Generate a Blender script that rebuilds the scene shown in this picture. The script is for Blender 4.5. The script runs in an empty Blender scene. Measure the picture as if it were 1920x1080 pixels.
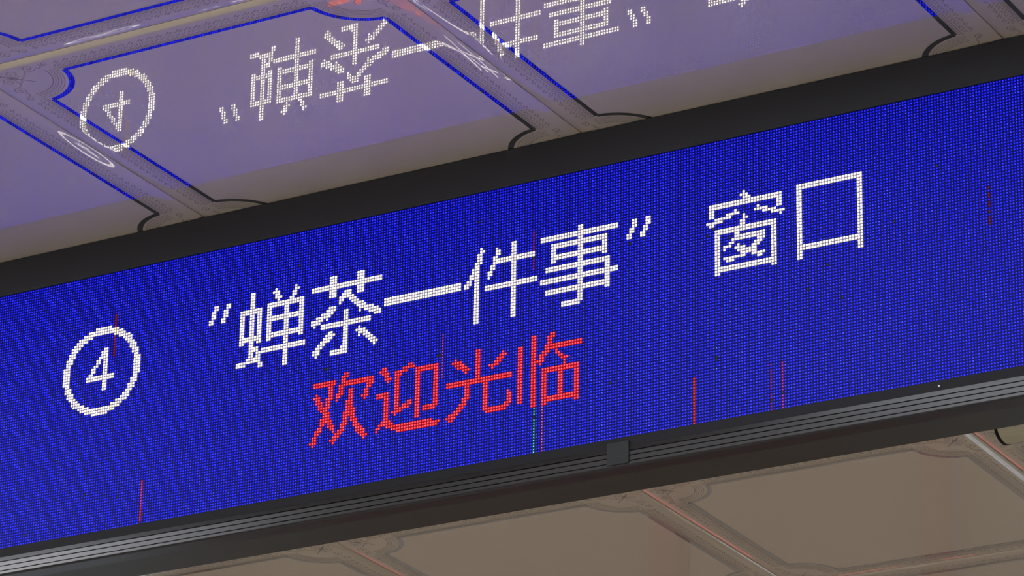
import bpy, math, random
import numpy as np
from mathutils import Vector, Matrix

random.seed(4)
rng = np.random.default_rng(4)
S = bpy.context.scene
COL = S.collection
PITCH = 0.004            # metres between two light points of the screen
Z0 = 3.652               # height of the top edge of the lit screen
CEIL = Z0 + 13.5 * PITCH  # underside of the ceiling panels

# ------------------------------------------------------------------ camera
cam_d = bpy.data.cameras.new('camera')
cam = bpy.data.objects.new('camera', cam_d)
COL.objects.link(cam)
S.camera = cam
cam_d.sensor_width = 36.0
cam_d.lens = 7084.74 / 1920 * 36.0
cam_d.clip_start = 0.05
cam_d.clip_end = 60
def ax(v):
    return Vector((v[0], v[2], -v[1]))
right = ax((0.8677993, -0.01541583, 0.49667568))
up = -ax((-0.17628217, 0.92495933, 0.33671181))
back = -ax((-0.46459549, -0.37975334, 0.79996152))
M = Matrix((right, up, back)).transposed().to_4x4()
M.translation = Vector((500.164 * PITCH, -992.8 * PITCH, Z0 - 507.952 * PITCH))
cam.matrix_world = M

# ------------------------------------------------------------------ world, exposure
w = bpy.data.worlds.new('world')
S.world = w
w.use_nodes = True
w.node_tree.nodes['Background'].inputs[0].default_value = (0.62, 0.66, 0.72, 1)
w.node_tree.nodes['Background'].inputs[1].default_value = 1.6
S.view_settings.view_transform = 'Standard'
S.view_settings.look = 'None'
S.view_settings.exposure = 0.0
S.view_settings.gamma = 1.0
S.view_settings.use_curve_mapping = False
FILL = 31.0               # strength of the unseen ceiling lamps added to light the room
LAMP_NEAR = 9.0
S.cycles.use_adaptive_sampling = False
S.cycles.use_denoising = True
S.cycles.sample_clamp_indirect = 12.0

# ------------------------------------------------------------------ materials
def mat(name, base, rough=0.5, metal=0.0, spec=0.5, coat=0.0, coat_rough=0.03, noise=0.0, nscale=20, bump=0.0, bscale=30, ior=None):
    m = bpy.data.materials.new(name)
    m.use_nodes = True
    nt = m.node_tree
    b = nt.nodes['Principled BSDF']
    b.inputs['Base Color'].default_value = (*base, 1)
    b.inputs['Roughness'].default_value = rough
    b.inputs['Metallic'].default_value = metal
    b.inputs['Specular IOR Level'].default_value = spec
    if ior: b.inputs['IOR'].default_value = ior
    b.inputs['Coat Weight'].default_value = coat
    b.inputs['Coat Roughness'].default_value = coat_rough
    b.inputs['Coat IOR'].default_value = 2.25
    tc = nt.nodes.new('ShaderNodeTexCoord')
    if noise:
        n = nt.nodes.new('ShaderNodeTexNoise'); n.inputs['Scale'].default_value = nscale
        n.inputs['Detail'].default_value = 3
        nt.links.new(tc.outputs['Object'], n.inputs['Vector'])
        r = nt.nodes.new('ShaderNodeMapRange')
        r.inputs['To Min'].default_value = 1 - noise; r.inputs['To Max'].default_value = 1 + noise
        nt.links.new(n.outputs['Fac'], r.inputs['Value'])
        mx = nt.nodes.new('ShaderNodeMix'); mx.data_type = 'RGBA'; mx.blend_type = 'MULTIPLY'
        mx.inputs['Factor'].default_value = 1
        mx.inputs[6].default_value = (*base, 1)
        nt.links.new(r.outputs['Result'], mx.inputs[7])
        nt.links.new(mx.outputs[2], b.inputs['Base Color'])
    if bump:
        n2 = nt.nodes.new('ShaderNodeTexNoise'); n2.inputs['Scale'].default_value = bscale
        n2.inputs['Detail'].default_value = 1
        nt.links.new(tc.outputs['Object'], n2.inputs['Vector'])
        bp = nt.nodes.new('ShaderNodeBump'); bp.inputs['Strength'].default_value = 1
        bp.inputs['Distance'].default_value = bump
        nt.links.new(n2.outputs['Fac'], bp.inputs['Height'])
        nt.links.new(bp.outputs['Normal'], b.inputs['Normal'])
        nt.links.new(bp.outputs['Normal'], b.inputs['Coat Normal'])
    return m

def emis(name, col, strength, sampling='AUTO'):
    m = bpy.data.materials.new(name)
    m.use_nodes = True
    b = m.node_tree.nodes['Principled BSDF']
    b.inputs['Base Color'].default_value = (0.6, 0.6, 0.6, 1)
    b.inputs['Emission Color'].default_value = (*col, 1)
    b.inputs['Emission Strength'].default_value = strength
    m.cycles.emission_sampling = sampling
    return m

M_PANEL = mat('glazed_panel', (0.46, 0.40, 0.325), rough=0.42, spec=0.5, ior=1.55, coat=1.0, coat_rough=0.02, noise=0.03, nscale=3, bump=0.000012, bscale=55)
M_LINE = mat('mirror_print', (0.80, 0.82, 0.88), rough=0.03, metal=1.0, bump=0.000012, bscale=55)
M_PRINT = mat('grey_print', (0.25, 0.21, 0.20), rough=0.06, spec=0.7, ior=1.5)
M_SLAB = mat('slab', (0.10, 0.09, 0.08), rough=0.9)
M_RAIL = mat('dark_anodised', (0.027, 0.029, 0.037), rough=0.55, metal=0.0, spec=0.3, noise=0.06, nscale=14)
M_GROOVE = mat('brushed_aluminium', (0.040, 0.040, 0.044), rough=0.30, metal=0.85, noise=0.08, nscale=6)
M_LIP = mat('dark_lip', (0.016, 0.016, 0.020), rough=0.6, spec=0.06)
M_PLATE = mat('plate_metal', (0.020, 0.023, 0.026), rough=0.5, spec=0.12)
M_BOX = mat('powder_coat', (0.019, 0.022, 0.020), rough=0.38, spec=0.35, noise=0.08, nscale=5)
M_MASK = mat('screen_mask', (0.002, 0.002, 0.004), rough=0.5, spec=0.12)
M_WALL = mat('wall_paint', (0.40, 0.36, 0.31), rough=0.8, noise=0.05, nscale=2)
M_FLOOR = mat('floor_stone', (0.38, 0.36, 0.33), rough=0.35, noise=0.12, nscale=4)
M_PILLAR = mat('rose_stone', (0.26, 0.15, 0.14), rough=0.4, noise=0.15, nscale=5)
M_TRIM = mat('dark_trim', (0.08, 0.07, 0.06), rough=0.5)
M_WHITE = mat('white_metal', (0.75, 0.75, 0.72), rough=0.4)
M_BEIGE = mat('beige_plastic', (0.34, 0.31, 0.22), rough=0.25, spec=0.6)
M_GLASS = mat('window_glass', (0.7, 0.75, 0.8), rough=0.02)
M_GLASS.node_tree.nodes['Principled BSDF'].inputs['Transmission Weight'].default_value = 1.0
M_FILL = emis('fill_diffuser', (1.0, 0.97, 0.92), FILL)
M_LAMP_NEAR = emis('lamp_diffuser_near', (0.93, 0.98, 1.0), LAMP_NEAR)
M_FILL_FRONT = emis('fill_diffuser_front', (1.0, 0.97, 0.95), FILL * 2.05)  # stronger version, added to brighten the ceiling in front of the sign
M_RED = emis('red_glow', (1.0, 0.02, 0.05), 2.6)

def glow_mat():
    m = bpy.data.materials.new('lit_diode')
    m.use_nodes = True
    nt = m.node_tree
    b = nt.nodes['Principled BSDF']
    at = nt.nodes.new('ShaderNodeAttribute'); at.attribute_name = 'glow'
    b.inputs['Base Color'].default_value = (0.003, 0.004, 0.010, 1)
    b.inputs['Roughness'].default_value = 0.35
    b.inputs['Specular IOR Level'].default_value = 0.08
    nt.links.new(at.outputs['Color'], b.inputs['Emission Color'])
    b.inputs['Emission Strength'].default_value = 1.0
    m.cycles.emission_sampling = 'NONE'
    return m
M_GLOW = glow_mat()

# ------------------------------------------------------------------ helpers
def mesh_obj(name, verts, faces, m, parent=None, smooth=False):
    me = bpy.data.meshes.new(name)
    me.from_pydata(verts, [], faces)
    if smooth:
        for p in me.polygons: p.use_smooth = True
    me.materials.append(m)
    me.update()
    o = bpy.data.objects.new(name, me)
    COL.objects.link(o)
    if parent: o.parent = parent
    return o

def link(name, me, parent=None, loc=(0, 0, 0)):
    o = bpy.data.objects.new(name, me)
    COL.objects.link(o)
    if parent: o.parent = parent
    o.location = loc
    return o

def empty(name, loc=(0, 0, 0)):
    o = bpy.data.objects.new(name, None)
    COL.objects.link(o)
    o.location = loc
    return o

class MB:
    def __init__(s): s.v = []; s.f = []
    def box(s, a, b):
        (x0, y0, z0), (x1, y1, z1) = a, b
        n = len(s.v)
        s.v += [(x0, y0, z0), (x1, y0, z0), (x1, y1, z0), (x0, y1, z0), (x0, y0, z1), (x1, y0, z1), (x1, y1, z1), (x0, y1, z1)]
        s.f += [tuple(n + i for i in q) for q in ((0, 3, 2, 1), (4, 5, 6, 7), (0, 1, 5, 4), (1, 2, 6, 5), (2, 3, 7, 6), (3, 0, 4, 7))]
        return s
    def prism_x(s, prof, x0, x1):
        # prof: closed (y, z) outline, counter-clockwise seen from +x
        n = len(s.v); k = len(prof)
        s.v += [(x0, y, z) for y, z in prof] + [(x1, y, z) for y, z in prof]
        for i in range(k):
            j = (i + 1) % k
            s.f.append((n + i, n + j, n + k + j, n + k + i))
        s.f.append(tuple(n + i for i in range(k))[::-1]); s.f.append(tuple(n + k + i for i in range(k)))
        return s
    def quad(s, x0, y0, x1, y1, z):
        n = len(s.v)
        s.v += [(x0, y0, z), (x0, y1, z), (x1, y1, z), (x1, y0, z)]
        s.f.append((n, n + 1, n + 2, n + 3))
    def ribbon(s, pts, wd, z, closed=False):
        P = [Vector((x, y, 0)) for x, y in pts]
        k = len(P); n = len(s.v)
        for i in range(k):
            a = P[i - 1] if (i > 0 or closed) else P[i]
            b = P[(i + 1) % k] if (i < k - 1 or closed) else P[i]
            d1 = (P[i] - a); d2 = (b - P[i])
            if d1.length < 1e-9: d1 = d2
            if d2.length < 1e-9: d2 = d1
            d1 = d1.normalized(); d2 = d2.normalized()
            nn = Vector((-d1.y - d2.y, d1.x + d2.x, 0))
            if nn.length < 1e-6: nn = Vector((-d1.y, d1.x, 0))
            nn.normalize()
            c = max(0.35, nn.dot(Vector((-d1.y, d1.x, 0))))
            off = nn * (wd * 0.5 / c)
            s.v += [tuple(P[i] + off + Vector((0, 0, z))), tuple(P[i] - off + Vector((0, 0, z)))]
        for i in range(k if closed else k - 1):
            j = (i + 1) % k
            s.f.append((n + 2 * i, n + 2 * i + 1, n + 2 * j + 1, n + 2 * j)[::-1])
    def build(s, name, m, parent=None, smooth=False):
        return mesh_obj(name, s.v, s.f, m, parent, smooth)

def fix_normals(o):
    import bmesh
    bm = bmesh.new(); bm.from_mesh(o.data)
    bmesh.ops.recalc_face_normals(bm, faces=bm.faces)
    bm.to_mesh(o.data); bm.free()

def bevel(o, wd, seg=2):
    md = o.modifiers.new('bevel', 'BEVEL'); md.width = wd; md.segments = seg; md.limit_method = 'ANGLE'
    return o

# ------------------------------------------------------------------ the room
RX0, RX1, RY0, RY1 = -6.0, 5.0, -7.0, 7.6
def struct(o):
    o['kind'] = 'structure'; return o
struct(MB().box((RX0, RY0, -0.1), (RX1, RY1, 0.0)).build('floor', M_FLOOR))

def wall(name, a, b, holes=(), axis='x'):
    # wall slab with rectangular openings; axis = direction along which it runs
    mb = MB()
    (x0, y0), (x1, y1) = a, b
    top = CEIL + 0.1
    lo, hi = (x0, x1) if axis == 'x' else (y0, y1)
    cuts = sorted(holes)
    pos = lo
    def seg(u0, u1, z0, z1):
        if axis == 'x': mb.box((u0, y0, z0), (u1, y1, z1))
        else: mb.box((x0, u0, z0), (x1, u1, z1))
    for (u0, u1, z0, z1) in cuts:
        seg(pos, u0, 0, top)
        if z0 > 0: seg(u0, u1, 0, z0)
        seg(u0, u1, z1, top)
        pos = u1
    seg(pos, hi, 0, top)
    return struct(mb.build(name, M_WALL))
W1 = (5.6, 7.3, 0.0, 2.2)      # unseen glazed opening added in the left wall, brightens the rail's left end
W2 = (-2.45, -1.6, 0.0, 2.1)    # unseen glazed opening added in the far wall, brightens the rail's right end
wall('wall_left', (RX0 - 0.2, RY0), (RX0, RY1), [W1], 'y')
wall('wall_right', (RX1, RY0), (RX1 + 0.2, RY1), [], 'y')
wall('wall_back', (RX0, RY1), (RX1, RY1 + 0.2), [W2], 'x')
wall('wall_front', (RX0, RY0 - 0.2), (RX1, RY0), [], 'x')

def window(name, horizontal, u0, u1, z0, z1, at):
    root = empty(name, (0, 0, 0)); root['kind'] = 'structure'
    fr = MB(); t = 0.06
    def bx(mb, a0, a1, b0, b1, d0, d1):
        if horizontal: mb.box((a0, at + d0, b0), (a1, at + d1, b1))
        else: mb.box((at - d1, a0, b0), (at - d0, a1, b1))
    bx(fr, u0, u1, z0, z0 + t, 0.05, 0.13); bx(fr, u0, u1, z1 - t, z1, 0.05, 0.13)
    bx(fr, u0, u0 + t, z0 + t, z1 - t, 0.05, 0.13); bx(fr, u1 - t, u1, z0 + t, z1 - t, 0.05, 0.13)
    mid = (u0 + u1) / 2
    bx(fr, mid - t / 2, mid + t / 2, z0 + t, z1 - t, 0.05, 0.13)
    fr.build('window_frame', M_WHITE, root)
    for a, b in ((u0 + t, mid - t / 2), (mid + t / 2, u1 - t)):
        g = MB(); bx(g, a, b, z0 + t, z1 - t, 0.085, 0.093); g.build('pane', M_GLASS, root)
    return root
window('added_window_1', False, *W1, RX0)
window('added_window_2', True, *W2, RY1)

# ------------------------------------------------------------------ ceiling
SX0, SY0, CELL = -201.5 * PITCH, -132.4 * PITCH, 150.3 * PITCH
PS = CELL - 0.0012
ceiling = MB().box((RX0, RY0, CEIL + 0.02), (RX1, RY1, CEIL + 0.12)).build('ceiling', M_SLAB)
ceiling['kind'] = 'structure'
ceiling_z = CEIL

def edge_rise(t):
    if t > 0.022: return 0.0
    q = 1 - t / 0.022
    return 0.0026 * q ** 2.6
def panel_mesh():
    ts = [0, 0.0006, 0.0014, 0.0026, 0.0042, 0.0062, 0.0088, 0.0118, 0.0150, 0.0185, 0.0222, 0.0260, 0.0300]
    us = ts + [PS / 2] + [PS - t for t in reversed(ts)]
    n = len(us); v = []; f = []
    for y in us:
        for x in us:
            h = edge_rise(min(x, PS - x)) + edge_rise(min(y, PS - y))
            v.append((x, y, min(h, 0.0045)))
    for j in range(n - 1):
        for i in range(n - 1):
            a = j * n + i
            f.append((a, a + n, a + n + 1, a + 1))
    rim = [i for i in range(n)] + [j * n + n - 1 for j in range(1, n)] + [(n - 1) * n + i for i in range(n - 2, -1, -1)] + [j * n for j in range(n - 2, 0, -1)]
    k0 = len(v)
    for r in rim: v.append((v[r][0], v[r][1], 0.018))
    m = len(rim)
    for i in range(m):
        j = (i + 1) % m
        f.append((rim[i], rim[j], k0 + j, k0 + i))
    me = bpy.data.meshes.new('ceiling_panel'); me.from_pydata(v, [], f)
    me.materials.append(M_PANEL)
    for i, p in enumerate(me.polygons): p.use_smooth = i < (n - 1) ** 2
    me.update(); return me

CC = 0.038          # centre of the corner arcs, measured from the panel's corner
def arc_pts(cx, cy, sx, sy, R, a0, a1, n):
    return [(cx + sx * R * math.cos(math.radians(a0 + (a1 - a0) * i / n)), cy + sy * R * math.sin(math.radians(a0 + (a1 - a0) * i / n))) for i in range(n + 1)]
def border_mesh():
    mb = MB(); a = 0.0465; R = 0.075; z = -0.0003
    corners = [(0, 0, 1, 1), (PS, 0, -1, 1), (PS, PS, -1, -1), (0, PS, 1, -1)]
    dev = math.degrees(math.asin((a - CC) / R))
    P = []
    for k, (x, y, sx, sy) in enumerate(corners):
        pts = arc_pts(x + sx * CC, y + sy * CC, sx, sy, R, dev, 90 - dev, 18)
        # walk the corners counter-clockwise: even corners start on the left side, odd ones on the lower side
        if k % 2 == 0: pts = pts[::-1]
        P.append(pts)
    for k in range(4):
        mb.ribbon(P[k], 0.0078, z)
        mb.ribbon([P[k][-1], P[(k + 1) % 4][0]], 0.0068, z)
        n = len(mb.v)
    me = bpy.data.meshes.new('border_line'); me.from_pydata(mb.v, [], mb.f); me.materials.append(M_LINE); me.update()
    return me

def spiral(cx, cy, r, turns, a0, sgn, n=30):
    return [(cx + r * (1 - 0.86 * i / n) * math.cos(a0 + sgn * turns * 2 * math.pi * i / n), cy + r * (1 - 0.86 * i / n) * math.sin(a0 + sgn * turns * 2 * math.pi * i / n)) for i in range(n + 1)]
def print_mesh():
    mb = MB(); z = -0.00026
    def dot(x, y, s=0.0009): mb.quad(x - s, y - s, x + s, y + s, z)
    def tr(k, u, v):
        return [(u, v), (v, u), (u, PS - v), (PS - v, u)][k]
    for k in range(4):
        u = 0.108
        i = 0
        while u < PS - 0.108:
            for off in (0.0405, 0.0372):                      # two fine dotted lines
                x, y = tr(k, u, off); dot(x, y, 0.00075)
                x, y = tr(k, u + 0.0020, off); dot(x, y, 0.00075)
            x, y = tr(k, u, 0.0335 if i % 2 else 0.0315); dot(x, y, 0.0010)
            x, y = tr(k, u + 0.0020, 0.0290); dot(x, y, 0.0008)
            u += 0.0040; i += 1
        u = 0.114
        while u < PS - 0.112:                                # little clusters next to the seam
            for du, dv in ((0, 0), (0.0030, 0.0022), (0.0030, -0.0022), (0.0062, 0.0)):
                x, y = tr(k, u + du, 0.0222 + dv); dot(x, y, 0.0011)
            x, y = tr(k, u + 0.0105, 0.0245); dot(x, y, 0.0010)
            u += 0.0145
    for (x, y, sx, sy) in [(0, 0, 1, 1), (PS, 0, -1, 1), (PS, PS, -1, -1), (0, PS, 1, -1)]:
        fl = lambda pts: [(x + sx * a, y + sy * b) for a, b in pts]
        for R, wd in ((0.066, 0.0009), (0.062, 0.0008), (0.058, 0.0009), (0.051, 0.0012)):
            mb.ribbon(fl(arc_pts(CC, CC, 1, 1, R, -2, 92, 16)), wd, z)
        for q in range(24):
            t = math.radians(2 + q * 88 / 23)
            dot(x + sx * (CC + 0.0545 * math.cos(t)), y + sy * (CC + 0.0545 * math.sin(t)), 0.0008)
        for mir in (False, True):
            sw = (lambda pts: [(b, a) for a, b in pts]) if mir else (lambda pts: pts)
            def put(pts, wd=0.0011): mb.ribbon(fl(sw(pts)), wd, z)
            put(spiral(0.072, 0.0225, 0.0095, 1.6, math.radians(20), 1))
            put(spiral(0.0975, 0.0200, 0.0065, 1.4, math.radians(200), -1))
            put([(0.081, 0.0265), (0.086, 0.0285), (0.0905, 0.0255), (0.0915, 0.0215)])
            put(spiral(0.0440, 0.0270, 0.0100, 1.7, math.radians(60), 1))
            put([(0.049, 0.0357), (0.054, 0.0375), (0.060, 0.034), (0.0635, 0.027)])
            put([(0.030, 0.0305), (0.036, 0.040), (0.046, 0.0445), (0.052, 0.0425), (0.053, 0.0385)])
            put([(0.024, 0.018), (0.0305, 0.0175), (0.0345, 0.021)])
        put2 = lambda pts, wd=0.0012: mb.ribbon(fl(pts), wd, z)
        put2([(0.0245, 0.0245), (0.040, 0.040), (0.0585, 0.0585)], 0.0014)
        put2([(0.034, 0.040), (0.0365, 0.0365), (0.040, 0.034)], 0.0020)
        for q in range(6): dot(x + sx * (0.0265 + 0.003 * q), y + sy * (0.0265 + 0.003 * q), 0.0016)
    me = bpy.data.meshes.new('ornament'); me.from_pydata(mb.v, [], mb.f); me.materials.append(M_PRINT); me.update()
    return me
PM, BM, OM = panel_mesh(), border_mesh(), print_mesh()
LAMPS = {(1, -1): M_LAMP_NEAR, (-2, -1): M_LAMP_NEAR, (-3, -2): M_FILL, (4, 1): M_FILL, (4, -2): M_FILL, (-6, 2): M_FILL, (-6, 6): M_FILL, (0, 8): M_FILL, (-7, 3): M_FILL, (4, 6): M_FILL, (1, -5): M_FILL_FRONT, (-1, -4): M_FILL_FRONT, (-4, -4): M_FILL_FRONT, (3, -4): M_FILL_FRONT, (-2, -7): M_FILL_FRONT, (-6, -5): M_FILL_FRONT, (5, -7): M_FILL_FRONT}  # besides the near pair, unseen lamps added to brighten the ceiling
for ix in range(-3, 4):
    for iy in range(-2, 5):
        if (ix, iy) in LAMPS: continue
        loc = (SX0 + ix * CELL + 0.0006, SY0 + iy * CELL + 0.0006, ceiling_z)
        p = link('ceiling_panel', PM, ceiling, loc)
        link('border_line', BM, p)
        k = link('ornament', OM, p); k['kind'] = 'stuff'

def ceiling_light(ix, iy, m, label):
    x, y = SX0 + ix * CELL, SY0 + iy * CELL
    r = empty('ceiling_light', (x + CELL / 2, y + CELL / 2, CEIL))
    r['label'] = label; r['category'] = 'ceiling light'; r['group'] = 'flush square ceiling lights'
    h = CELL / 2 - 0.001
    fr = MB()
    fr.box((-h, -h, 0.0), (h, -h + 0.02, 0.018)); fr.box((-h, h - 0.02, 0.0), (h, h, 0.018))
    fr.box((-h, -h + 0.02, 0.0), (-h + 0.02, h - 0.02, 0.018)); fr.box((h - 0.02, -h + 0.02, 0.0), (h, h - 0.02, 0.018))
    fr.build('frame', M_WHITE, r)
    MB().box((-h + 0.02, -h + 0.02, 0.004), (h - 0.02, h - 0.02, 0.018)).build('diffuser', m, r)
def place(ix, iy):
    if (ix, iy) == (1, -1): return 'flush square ceiling light just in front of the sign, above its right part'
    if (ix, iy) == (-2, -1): return 'flush square ceiling light just in front of the sign, above its left part'
    if iy < 0: return 'added flush square fill light, well in front of the blue sign'
    return 'added flush square fill light, behind the blue sign'
for (ix, iy), m in LAMPS.items():
    ceiling_light(ix, iy, m, place(ix, iy))

# ------------------------------------------------------------------ the sign
C0, C1, ROWS = -360, 152, 96
X0, X1 = C0 * PITCH, C1 * PITCH
sign = empty('led_sign', ((X0 + X1) / 2, 0.043, Z0 - 106.3 * PITCH))
sign['label'] = 'long blue LED sign with white and red lettering under the ceiling'
sign['category'] = 'sign'
sign.matrix_world = Matrix.Translation(sign.location)
def own(o, parent=None):
    o.parent = parent or sign
    if o.parent is sign: o.matrix_parent_inverse = Matrix.Translation(-sign.location)
    return o
def Zr(r): return Z0 - r * PITCH

# board behind the diodes, in 64 x 32 modules with hairline joints
screen_mb = MB()
for mi in range(8):
    for mj in range(3):
        xa, xb = X0 + mi * 64 * PITCH, X0 + (mi + 1) * 64 * PITCH
        za, zb = Zr(mj * 32 + 32), Zr(mj * 32)
        screen_mb.box((xa + 0.0001, 0.0, za + 0.0001), (xb - 0.0001, 0.014, zb - 0.0001))
screen = own(screen_mb.build('screen', M_MASK))
screen['label'] = 'dark blue lit dot-matrix screen'


# dot patterns of the lettering: first column, first row, rows of dots
GLYPHS = {
'chan': (-185, 18, '''
.....##........#.......#....
.....##.......###......##...
.....##........##.....##....
.....##........###....##....
.....##.........#....##.....
.....##.....###############.
.#########..###############.
.#########..##.....##....##.
.##..##.##..##.....##....##.
.##..##.##..##.....##....##.
.##..##.##..###############.
.##..##.##..###############.
.##..##.##..##.....##....##.
.##..##.##..##.....##....##.
.##..##.##..##.....##....##.
.##..##.##..##.....##....##.
.#########..###############.
.#########..###############.
.##..##.##..##.....##....##.
.....##............##.......
.....####..........##.......
.....####.##################
.....##.####################
.....##.##.........##.......
....######.........##.......
##########.........##.......
####.....##........##.......
.........##........##.......
...................##.......'''),
'cha': (-155, 18, '''
.......###........###.......
.......###........###.......
.......###........###.......
############################
############################
.......###........###.......
.......###...###..###.......
.......###..####..###.......
...........######...........
...........##..###..........
...........#....###.........
.......###.......####.......
......####........####......
....#####....##....######...
..######.....##....#.######.
#####.#......##........#####
####.........##..........###
.#..####################....
....####################....
.............##.............
.......##....##....#........
......####...##...####......
.....####....##....####.....
....####.....##....#.###....
...###.......##.......###...
..###........##........###..
.###........###.........###.
.###....#######..........#..
..#.....#######.............'''),
'yi': (-126, 30, '''
##############################
##############################
##############################'''),
'jian': (-95, 19, '''
......#...........##........
......##....#.....##........
.....##.....##....##........
.....##.....##....##........
.....##....##.....##........
....###....################.
....##.....################.
...###....##......##........
...###....##......##........
..####...##.......##........
..####...##.......##........
.##.##...#........##........
###.##............##........
##..##............##........
....##..####################
....##..####################
....##............##........
....##............##........
....##............##........
....##............##........
....##............##........
....##............##........
....##............##........
....##............##........
....##............##........
....##............##........
....##............##........'''),
'shi': (-66, 18, '''
..............##.............
..............##.............
#############################
#############################
..............##.............
....#####################....
....#####################....
....##........##.......##....
....##........##.......##....
....#####################....
....#####################....
....##........##.......##....
..............##.............
..########################...
..########################...
..............##........##...
..............##........##...
#############################
#############################
..............##........##...
..............##........##...
..########################...
..########################...
..............##........##...
..............##.............
..............##.............
........########.............
........#######..............'''),
'chuang': (-5, 18, '''
.............#..............
............###.............
.............###............
.##########################.
.##########################.
.##......................##.
.##.......#.......#......##.
.##....#####.....#####...##.
...######....#......#####...
######.......##........#####
.##.........##............#.
............##..............
...######################...
...######################...
...##.....##...........##...
...##.....###########..##...
...##....############..##...
...##...##........###..##...
...##.###..#.....###...##...
...##.#...####..###....##...
...##......#######.....##...
...##.......######.....##...
...##.########..#####..##...
...##..###........##...##...
...##..................##...
...######################...
...######################...
...##..................##...'''),
'kou': (27, 20, '''
#######################
#######################
##...................##
##...................##
##...................##
##...................##
##...................##
##...................##
##...................##
##...................##
##...................##
##...................##
##...................##
##...................##
##...................##
##...................##
##...................##
##...................##
##...................##
##...................##
##...................##
#######################
#######################
##...................##
##...................##
##...................##'''),
'ql': (-197, 20, '''
..##...##
..##...##
.##...##.
.##...##.
.##...##.
##...##..
##...##..'''),
'qr': (-34, 20, '''
..##...##
..##...##
..##...##
.##...##.
.##...##.
##...##..
##...##..'''),
'ring': (-258, 19, '''
.............#######.............
..........#############..........
........#################........
......######.........#####.......
.....#####.............#####.....
....####.................####....
...####...................###....
...###.....................###...
..###.......................###..
..###.......................###..
.###.........................###.
.###.........................###.
.##...........................##.
###...........................###
###...........................###
###...........................###
###...........................###
###...........................###
###...........................###
###...........................###
.##...........................##.
.###.........................###.
.###.........................###.
..###.......................###..
..###.......................###..
...###.....................###...
....###...................###....
....####.................####....
.....#####.............#####.....
.......#####.........#####.......
........#################........
..........#############..........
.............#######.............'''),
'four': (-248, 27, '''
.......##...
......###...
......###...
.....####...
....##.##...
....##.##...
...##..##...
..##...##...
..##...##...
.##....##...
############
############
.......##...
.......##...
.......##...
.......##...'''),
'huan': (-154, 54, '''
.............##...........
............###...........
.#########..##............
.#########..#############.
.......##..##############.
.......##..##.........###.
..#....##..##..##.....##..
.###...##.###..##....##...
..##..###.##...##....##...
..###.##..#....##...###...
...##.##......###....#....
...#####......###.........
....###.......###.........
.....###......####........
.....###.....#####........
....####.....#####........
....#####....##.##........
....##.##....##.###.......
...##..###..###..##.......
..###...##..##...###......
..##.....#.###....###.....
.##.......###.....####....
.##......###.......###....
###.....###.........###...
.#.......#...........#....'''),
'ying': (-128, 55, '''
..##........##...........
.###......#####..........
..###..#####...#########.
...##..###.....#########.
...###.##......##.....##.
....#..##......##.....##.
.......##......##.....##.
.......##......##.....##.
.......##......##.....##.
#####..##......##.....##.
#####..##......##.....##.
...##..##......##.....##.
...##..##......##.....##.
...##..##...##.##.....##.
...##..##.####.##.....##.
...##..######..##.....##.
...##.####.....##.######.
...##..#.......##.#####..
...##..........##........
..####.........##........
.######..................
##..##################...
#.....###################
........################.'''),
'guang': (-101, 55, '''
...........##............
...........##............
...#.......##........#...
..####.....##.......###..
...####....##......###...
....####...##.....###....
......###..##...####.....
.......#...##....#.......
...........##............
...........##............
#########################
#########################
.......##.....##.........
.......##.....##.........
.......##.....##.........
.......##.....##.........
......###.....##.......#.
......##......##.......##
.....###......##.......##
....###.......##.......##
...###........##......###
.####.........##########.
####...........########..
.##......................'''),
'lin': (-74, 54, '''
.....##.....##..........
.....##....###..........
.....##....##...........
##...##....##...........
##...##...##############
##...##...##############
##...##..###..#.........
##...##.###...##........
##...##.##.....##.......
##...#####......###.....
##...##.#........#......
##...##..........#......
##...##..##############.
##...##..##############.
##...##..##....##....##.
##...##..##....##....##.
##...##..##....##....##.
##...##..##....##....##.
##...##..##....##....##.
##...##..##....##....##.
##...##..##....##....##.
##...##..##....##....##.
##...##..##############.
.....##..##############.
.....##..##..........##.'''),
}
NAMES = {
 'ring': ('circle', 'white ring around the number 4', 0), 'four': ('numeral', 'white number 4', 0),
 'ql': ('quotation_mark', 'white opening quotation mark', 0), 'qr': ('quotation_mark', 'white closing quotation mark', 0),
 'chan': ('character', 'white character \u8749', 0), 'cha': ('character', 'white character \u8336', 0), 'yi': ('character', 'white character \u4e00', 0),
 'jian': ('character', 'white character \u4ef6', 0), 'shi': ('character', 'white character \u4e8b', 0), 'chuang': ('character', 'white character \u7a97', 0),
 'kou': ('character', 'white character \u53e3', 0), 'huan': ('character', 'red character \u6b22', 1), 'ying': ('character', 'red character \u8fce', 1),
 'guang': ('character', 'red character \u5149', 1), 'lin': ('character', 'red character \u4e34', 1)}
taken = np.zeros((ROWS, C1 - C0), bool)
WHITE_TOP, WHITE_RIM = np.array((9.0, 8.5, 8.6)), np.array((0.66, 0.58, 0.68))
RED_TOP, RED_RIM = np.array((10.0, 0.22, 0.30)), np.array((0.62, 0.004, 0.018))
BLUE_TOP, BLUE_RIM = np.array((0.050, 0.070, 3.4)), np.array((0.0003, 0.0008, 0.26))

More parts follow.
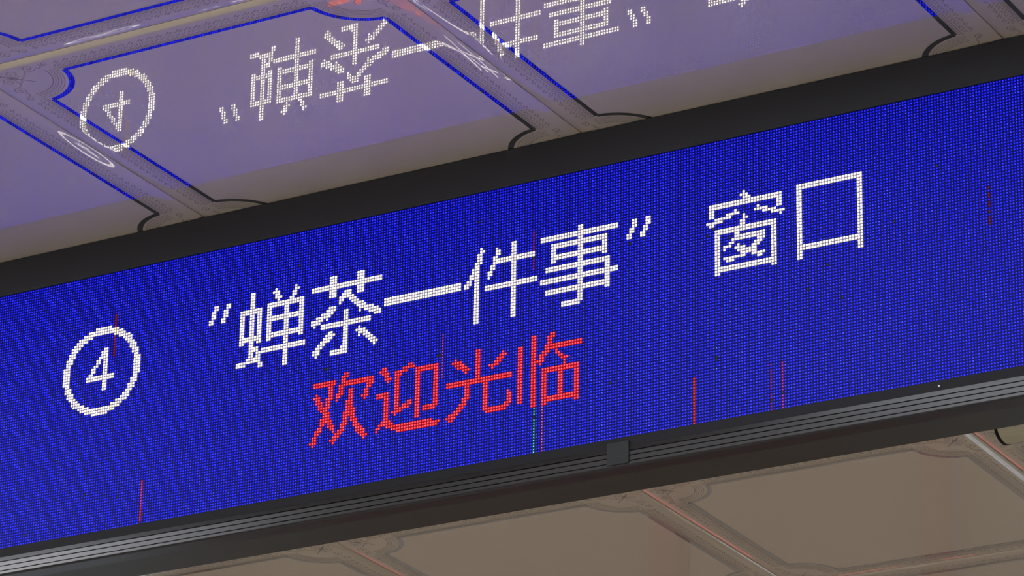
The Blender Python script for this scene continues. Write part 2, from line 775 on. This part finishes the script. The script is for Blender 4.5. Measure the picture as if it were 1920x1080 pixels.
def diodes(name, cells, top, rim, parent, label=None, t_=0.00064):
    # one low frustum per light point, its colour stored per corner
    n = len(cells)
    c = np.array([a for a, b in cells], float); r = np.array([b for a, b in cells], float)
    cx = (c + 0.65) * PITCH; cz = Z0 - (r + 0.5) * PITCH
    b_ = 0.0017
    off = np.array([(-b_, 0, -b_), (b_, 0, -b_), (b_, 0, b_), (-b_, 0, b_), (-t_, -0.0007, -t_), (t_, -0.0007, -t_), (t_, -0.0007, t_), (-t_, -0.0007, t_)])
    base = np.stack([cx, np.full(n, -0.0001), cz], 1)
    V = (base[:, None, :] + off[None]).reshape(-1, 3)
    q = np.array([(4, 5, 6, 7), (0, 1, 5, 4), (1, 2, 6, 5), (2, 3, 7, 6), (3, 0, 4, 7)])
    F = (np.arange(n)[:, None, None] * 8 + q[None]).reshape(-1)
    me = bpy.data.meshes.new(name)
    me.vertices.add(len(V)); me.vertices.foreach_set('co', V.ravel())
    me.loops.add(len(F)); me.loops.foreach_set('vertex_index', F)
    nf = n * 5
    me.polygons.add(nf); me.polygons.foreach_set('loop_start', np.arange(nf) * 4)
    me.update(calc_edges=True); me.validate()
    at = me.color_attributes.new('glow', 'FLOAT_COLOR', 'CORNER')
    colr = np.ones((n, 5, 4, 4))
    colr[:, 0, :, :3] = top[:, None, :]
    colr[:, 1:, :, :3] = rim[:, None, None, :]
    at.data.foreach_set('color', colr.ravel().astype(np.float32))
    me.materials.append(M_GLOW)
    o = bpy.data.objects.new(name, me); COL.objects.link(o); o.parent = parent
    if label: o['label'] = label
    return o

for key, (c0, r0, rows) in GLYPHS.items():
    nm, lab, red = NAMES[key]
    cells = [(c0 + i, r0 + j) for j, row in enumerate(rows.split('\n')) for i, ch in enumerate(row) if ch == '#']
    for c, r in cells: taken[r, c - C0] = True
    n = len(cells)
    k = rng.uniform(0.86, 1.12, (n, 1)); tint = rng.normal(1, 0.05, (n, 3))
    top = (RED_TOP if red else WHITE_TOP)[None] * k * tint
    rim = (RED_RIM if red else WHITE_RIM)[None] * k * (rng.normal(1, 0.03, (n, 3)))
    if key == 'ring':
        for q, (c, r) in enumerate(cells):
            if c == -237: top[q] *= (1, .9, .45); rim[q] *= (1, .85, .3)
    diodes(nm, cells, np.clip(top, 0, None), np.clip(rim, 0, None), screen, lab, 0.00075 if red else 0.00092)

# the blue ground with its faulty columns and dead points
cells = [(c, r) for r in range(ROWS) for c in range(C0, C1) if not taken[r, c - C0]]
n = len(cells)
colk = np.clip(rng.normal(1, 0.12, C1 - C0), 0.6, 1.5)
k = np.array([colk[c - C0] for c, r in cells])[:, None] * np.clip(rng.normal(1, 0.22, (n, 1)), 0.35, 1.9)
white = np.clip(rng.normal(1, 0.35, (n, 1)), 0.2, 2.4)
top = BLUE_TOP[None] * k; top[:, :2] *= white
rim = np.repeat(BLUE_RIM[None], n, 0) * np.clip(rng.normal(1, 0.07, (n, 1)), 0.7, 1.3)
idx = {cr: i for i, cr in enumerate(cells)}
def fault(c, r0, r1, t, m, p=1.0):
    for r in range(r0, r1):
        i = idx.get((c, r))
        if i is not None and random.random() < p: top[i] = t; rim[i] = m
fault(-237, 16, 32, (0.55, 0.06, 0.10), (0.13, 0.0, 0.03))
fault(-222, 80, 96, (0.9, 0.12, 0.35), (0.25, 0.003, 0.12))
fault(-10, 80, 96, (1.5, 0.14, 0.12), (0.28, 0.003, 0.02))
fault(17, 80, 96, (0.40, 0.05, 0.5), (0.05, 0.002, 0.2), 0.7)
fault(21, 80, 96, (0.7, 0.07, 0.5), (0.10, 0.002, 0.16))
fault(92, 34, 48, (0.28, 0.03, 0.04), (0.05, 0.0, 0.02), 0.8)
fault(-68, 80, 96, (0.42, 1.25, 1.7), (0.0, 0.06, 0.13))
fault(-65, 80, 96, (0.85, 0.25, 0.9), (0.10, 0.003, 0.09))
fault(-103, 48, 64, (0.5, 0.16, 1.1), (0.05, 0.002, 0.2))
fault(-69, 18, 32, (0.2, 0.06, 0.9), (0.06, 0.002, 0.24))
fault(-2, 64, 80, (0.3, 0.45, 1.2), (0.0, 0.004, 0.2), 0.5)
for c, r in [(-222, 95), (-221, 92), (-68, 83), (-69, 26), (-69, 27), (-2, 74), (-2, 75), (-149, 52), (-148, 52), (17, 92), (21, 90), (-104, 55), (-105, 55), (-270, 92), (-246, 81), (-232, 84), (37, 50), (30, 57), (42, 62), (60, 40), (-5, 32), (3, 34), (-40, 76), (-33, 29), (-251, 24), (-161, 12), (-90, 10), (75, 24), (110, 60), (-300, 40), (-3, 30)]:
    i = idx.get((c, r))
    if i is not None: top[i] = (0.05, 0.055, 0.07); rim[i] = (0.01, 0.012, 0.02)
d = diodes('light_points', cells, top, rim, screen)
d['kind'] = 'stuff'

# rails, grooved profile and cabinet
xa, xb = X0 - 0.004, X1 + 0.004
DEEP = 0.086
own(bevel(MB().box((xa - 0.03, -0.003, Zr(0) + 0.0004), (xb + 0.03, 0.060, CEIL - 0.0003)).build('top_rail', M_RAIL), 0.001))
z_t, z_b = Zr(99.5), Zr(106.3)
def prof():
    f = -0.0060
    pts = [(f + 0.001, z_t - 0.0002)]
    for gr in (101.25, 102.85, 104.65):
        g = Zr(gr)
        pts += [(f, g + 0.0007), (f + 0.0022, g + 0.0005), (f + 0.0022, g - 0.0005), (f, g - 0.0007)]
    pts += [(f, z_b + 0.0025), (f + 0.0008, z_b + 0.0008), (f + 0.0028, z_b), (0.0200, z_b), (0.0200, z_t - 0.0002)]
    return pts
pr = MB().prism_x(prof(), xa - 0.03, xb + 0.03).build('grooved_rail', M_GROOVE)
fix_normals(pr); own(pr)
pr['label'] = 'aluminium bottom rail with three grooves'
own(bevel(MB().box((xa - 0.03, -0.0042, Zr(99.5)), (xb + 0.03, 0.0200, Zr(96) - 0.0004)).build('front_lip', M_LIP), 0.0006))
for s, x in ((0, xa - 0.03), (1, xb)):
    own(bevel(MB().box((x, -0.003, Zr(96) + 0.0005), (x + 0.03, 0.060, Zr(0))).build('end_rail', M_RAIL), 0.001))
own(bevel(MB().box((xa - 0.02, 0.0604, z_b + 0.0042), (xb + 0.02, DEEP, CEIL - 0.0006)).build('cabinet', M_BOX), 0.0015))
own(MB().box((xa - 0.02, 0.0204, z_b + 0.0012), (xb + 0.02, DEEP, z_b + 0.004)).build('bottom_plate', M_BOX))
jp = bevel(MB().box((-39.6 * PITCH, -0.0080, Zr(105.4)), (-31.7 * PITCH, -0.0061, Zr(97.9))).build('joint_plate', M_PLATE), 0.0004)
own(jp)
def screw(x, z):
    mb = MB(); k = 10; r = 0.0013
    mb.v = [(x + r * math.cos(2 * math.pi * i / k), -0.0042, z + r * math.sin(2 * math.pi * i / k)) for i in range(k)] + \
           [(x + 0.6 * r * math.cos(2 * math.pi * i / k), -0.0056, z + 0.6 * r * math.sin(2 * math.pi * i / k)) for i in range(k)]
    mb.f = [(i, (i + 1) % k, k + (i + 1) % k, k + i) for i in range(k)] + [tuple(range(k, 2 * k))]
    o = mb.build('screw', M_WHITE); fix_normals(o); return own(o)
screw(74.6 * PITCH, Zr(98.0))

# pale half-round body on the ceiling that peeks out under the right end of the sign
fx, fy = -39.8 * PITCH, 327 * PITCH
fit = empty('pale_half_round', (fx + 0.12, fy, CEIL))
fit['label'] = 'pale beige half-round shape on the ceiling peeking out under the right end of the sign'
fit['category'] = 'ceiling fitting'
def half_round(name, x0, x1, a, b, m):
    prof = [(a * math.cos(t), -b * math.sin(t)) for t in [math.pi * i / 20 for i in range(21)]]
    o = MB().prism_x(prof, x0, x1).build(name, m, fit); fix_normals(o); return o
half_round('cover', -0.115, 0.115, 0.032, 0.020, M_BEIGE)
half_round('end_cap', -0.120, -0.1151, 0.033, 0.021, M_MASK)
half_round('end_cap', 0.1151, 0.120, 0.033, 0.021, M_MASK)

# what the glossy ceiling mirrors: slim rose posts and an added red glowing strip in the far part of the room
for i, (x, y) in enumerate([(-3.31, 6.2), (-2.37, 6.2)]):
    t = empty('trim_%d' % (i + 1), (x, y, 0)); t['kind'] = 'structure'
    bevel(MB().box((-0.05, -0.05, 0.08), (0.05, 0.05, CEIL + 0.02)).build('post', M_PILLAR, t), 0.005)
    MB().box((-0.08, -0.08, 0.0), (0.08, 0.08, 0.08)).build('base', M_TRIM, t)
tk = empty('added_red_strip', (-4.3, RY1 - 0.062, 2.45))  # unseen red glow added so the panel seams mirror red
tk['label'] = 'long narrow red glowing strip added on the far wall for red seam reflections'
tk['category'] = 'added light strip'
MB().box((-1.6, 0.0, -0.11), (1.6, 0.061, 0.11)).build('housing', M_TRIM, tk)
MB().box((-1.57, -0.006, -0.08), (1.57, 0.0, 0.08)).build('lit_face', M_RED, tk)
ct = empty('added_dark_block', (-4.2, RY1 - 0.28, 0))  # unseen dark block added to keep the rail's mirrored middle dark
ct['label'] = 'long dark serving counter along the far wall below the red display'
ct['category'] = 'added dark block'
bevel(MB().box((-1.45, -0.22, 0.08), (1.45, 0.26, 0.80)).build('body', M_TRIM, ct), 0.004)
bevel(MB().box((-1.48, -0.26, 0.80), (1.48, 0.27, 0.84)).build('top_slab', M_TRIM, ct), 0.004)
MB().box((-1.42, -0.17, 0.0), (1.42, 0.26, 0.08)).build('plinth', M_TRIM, ct)
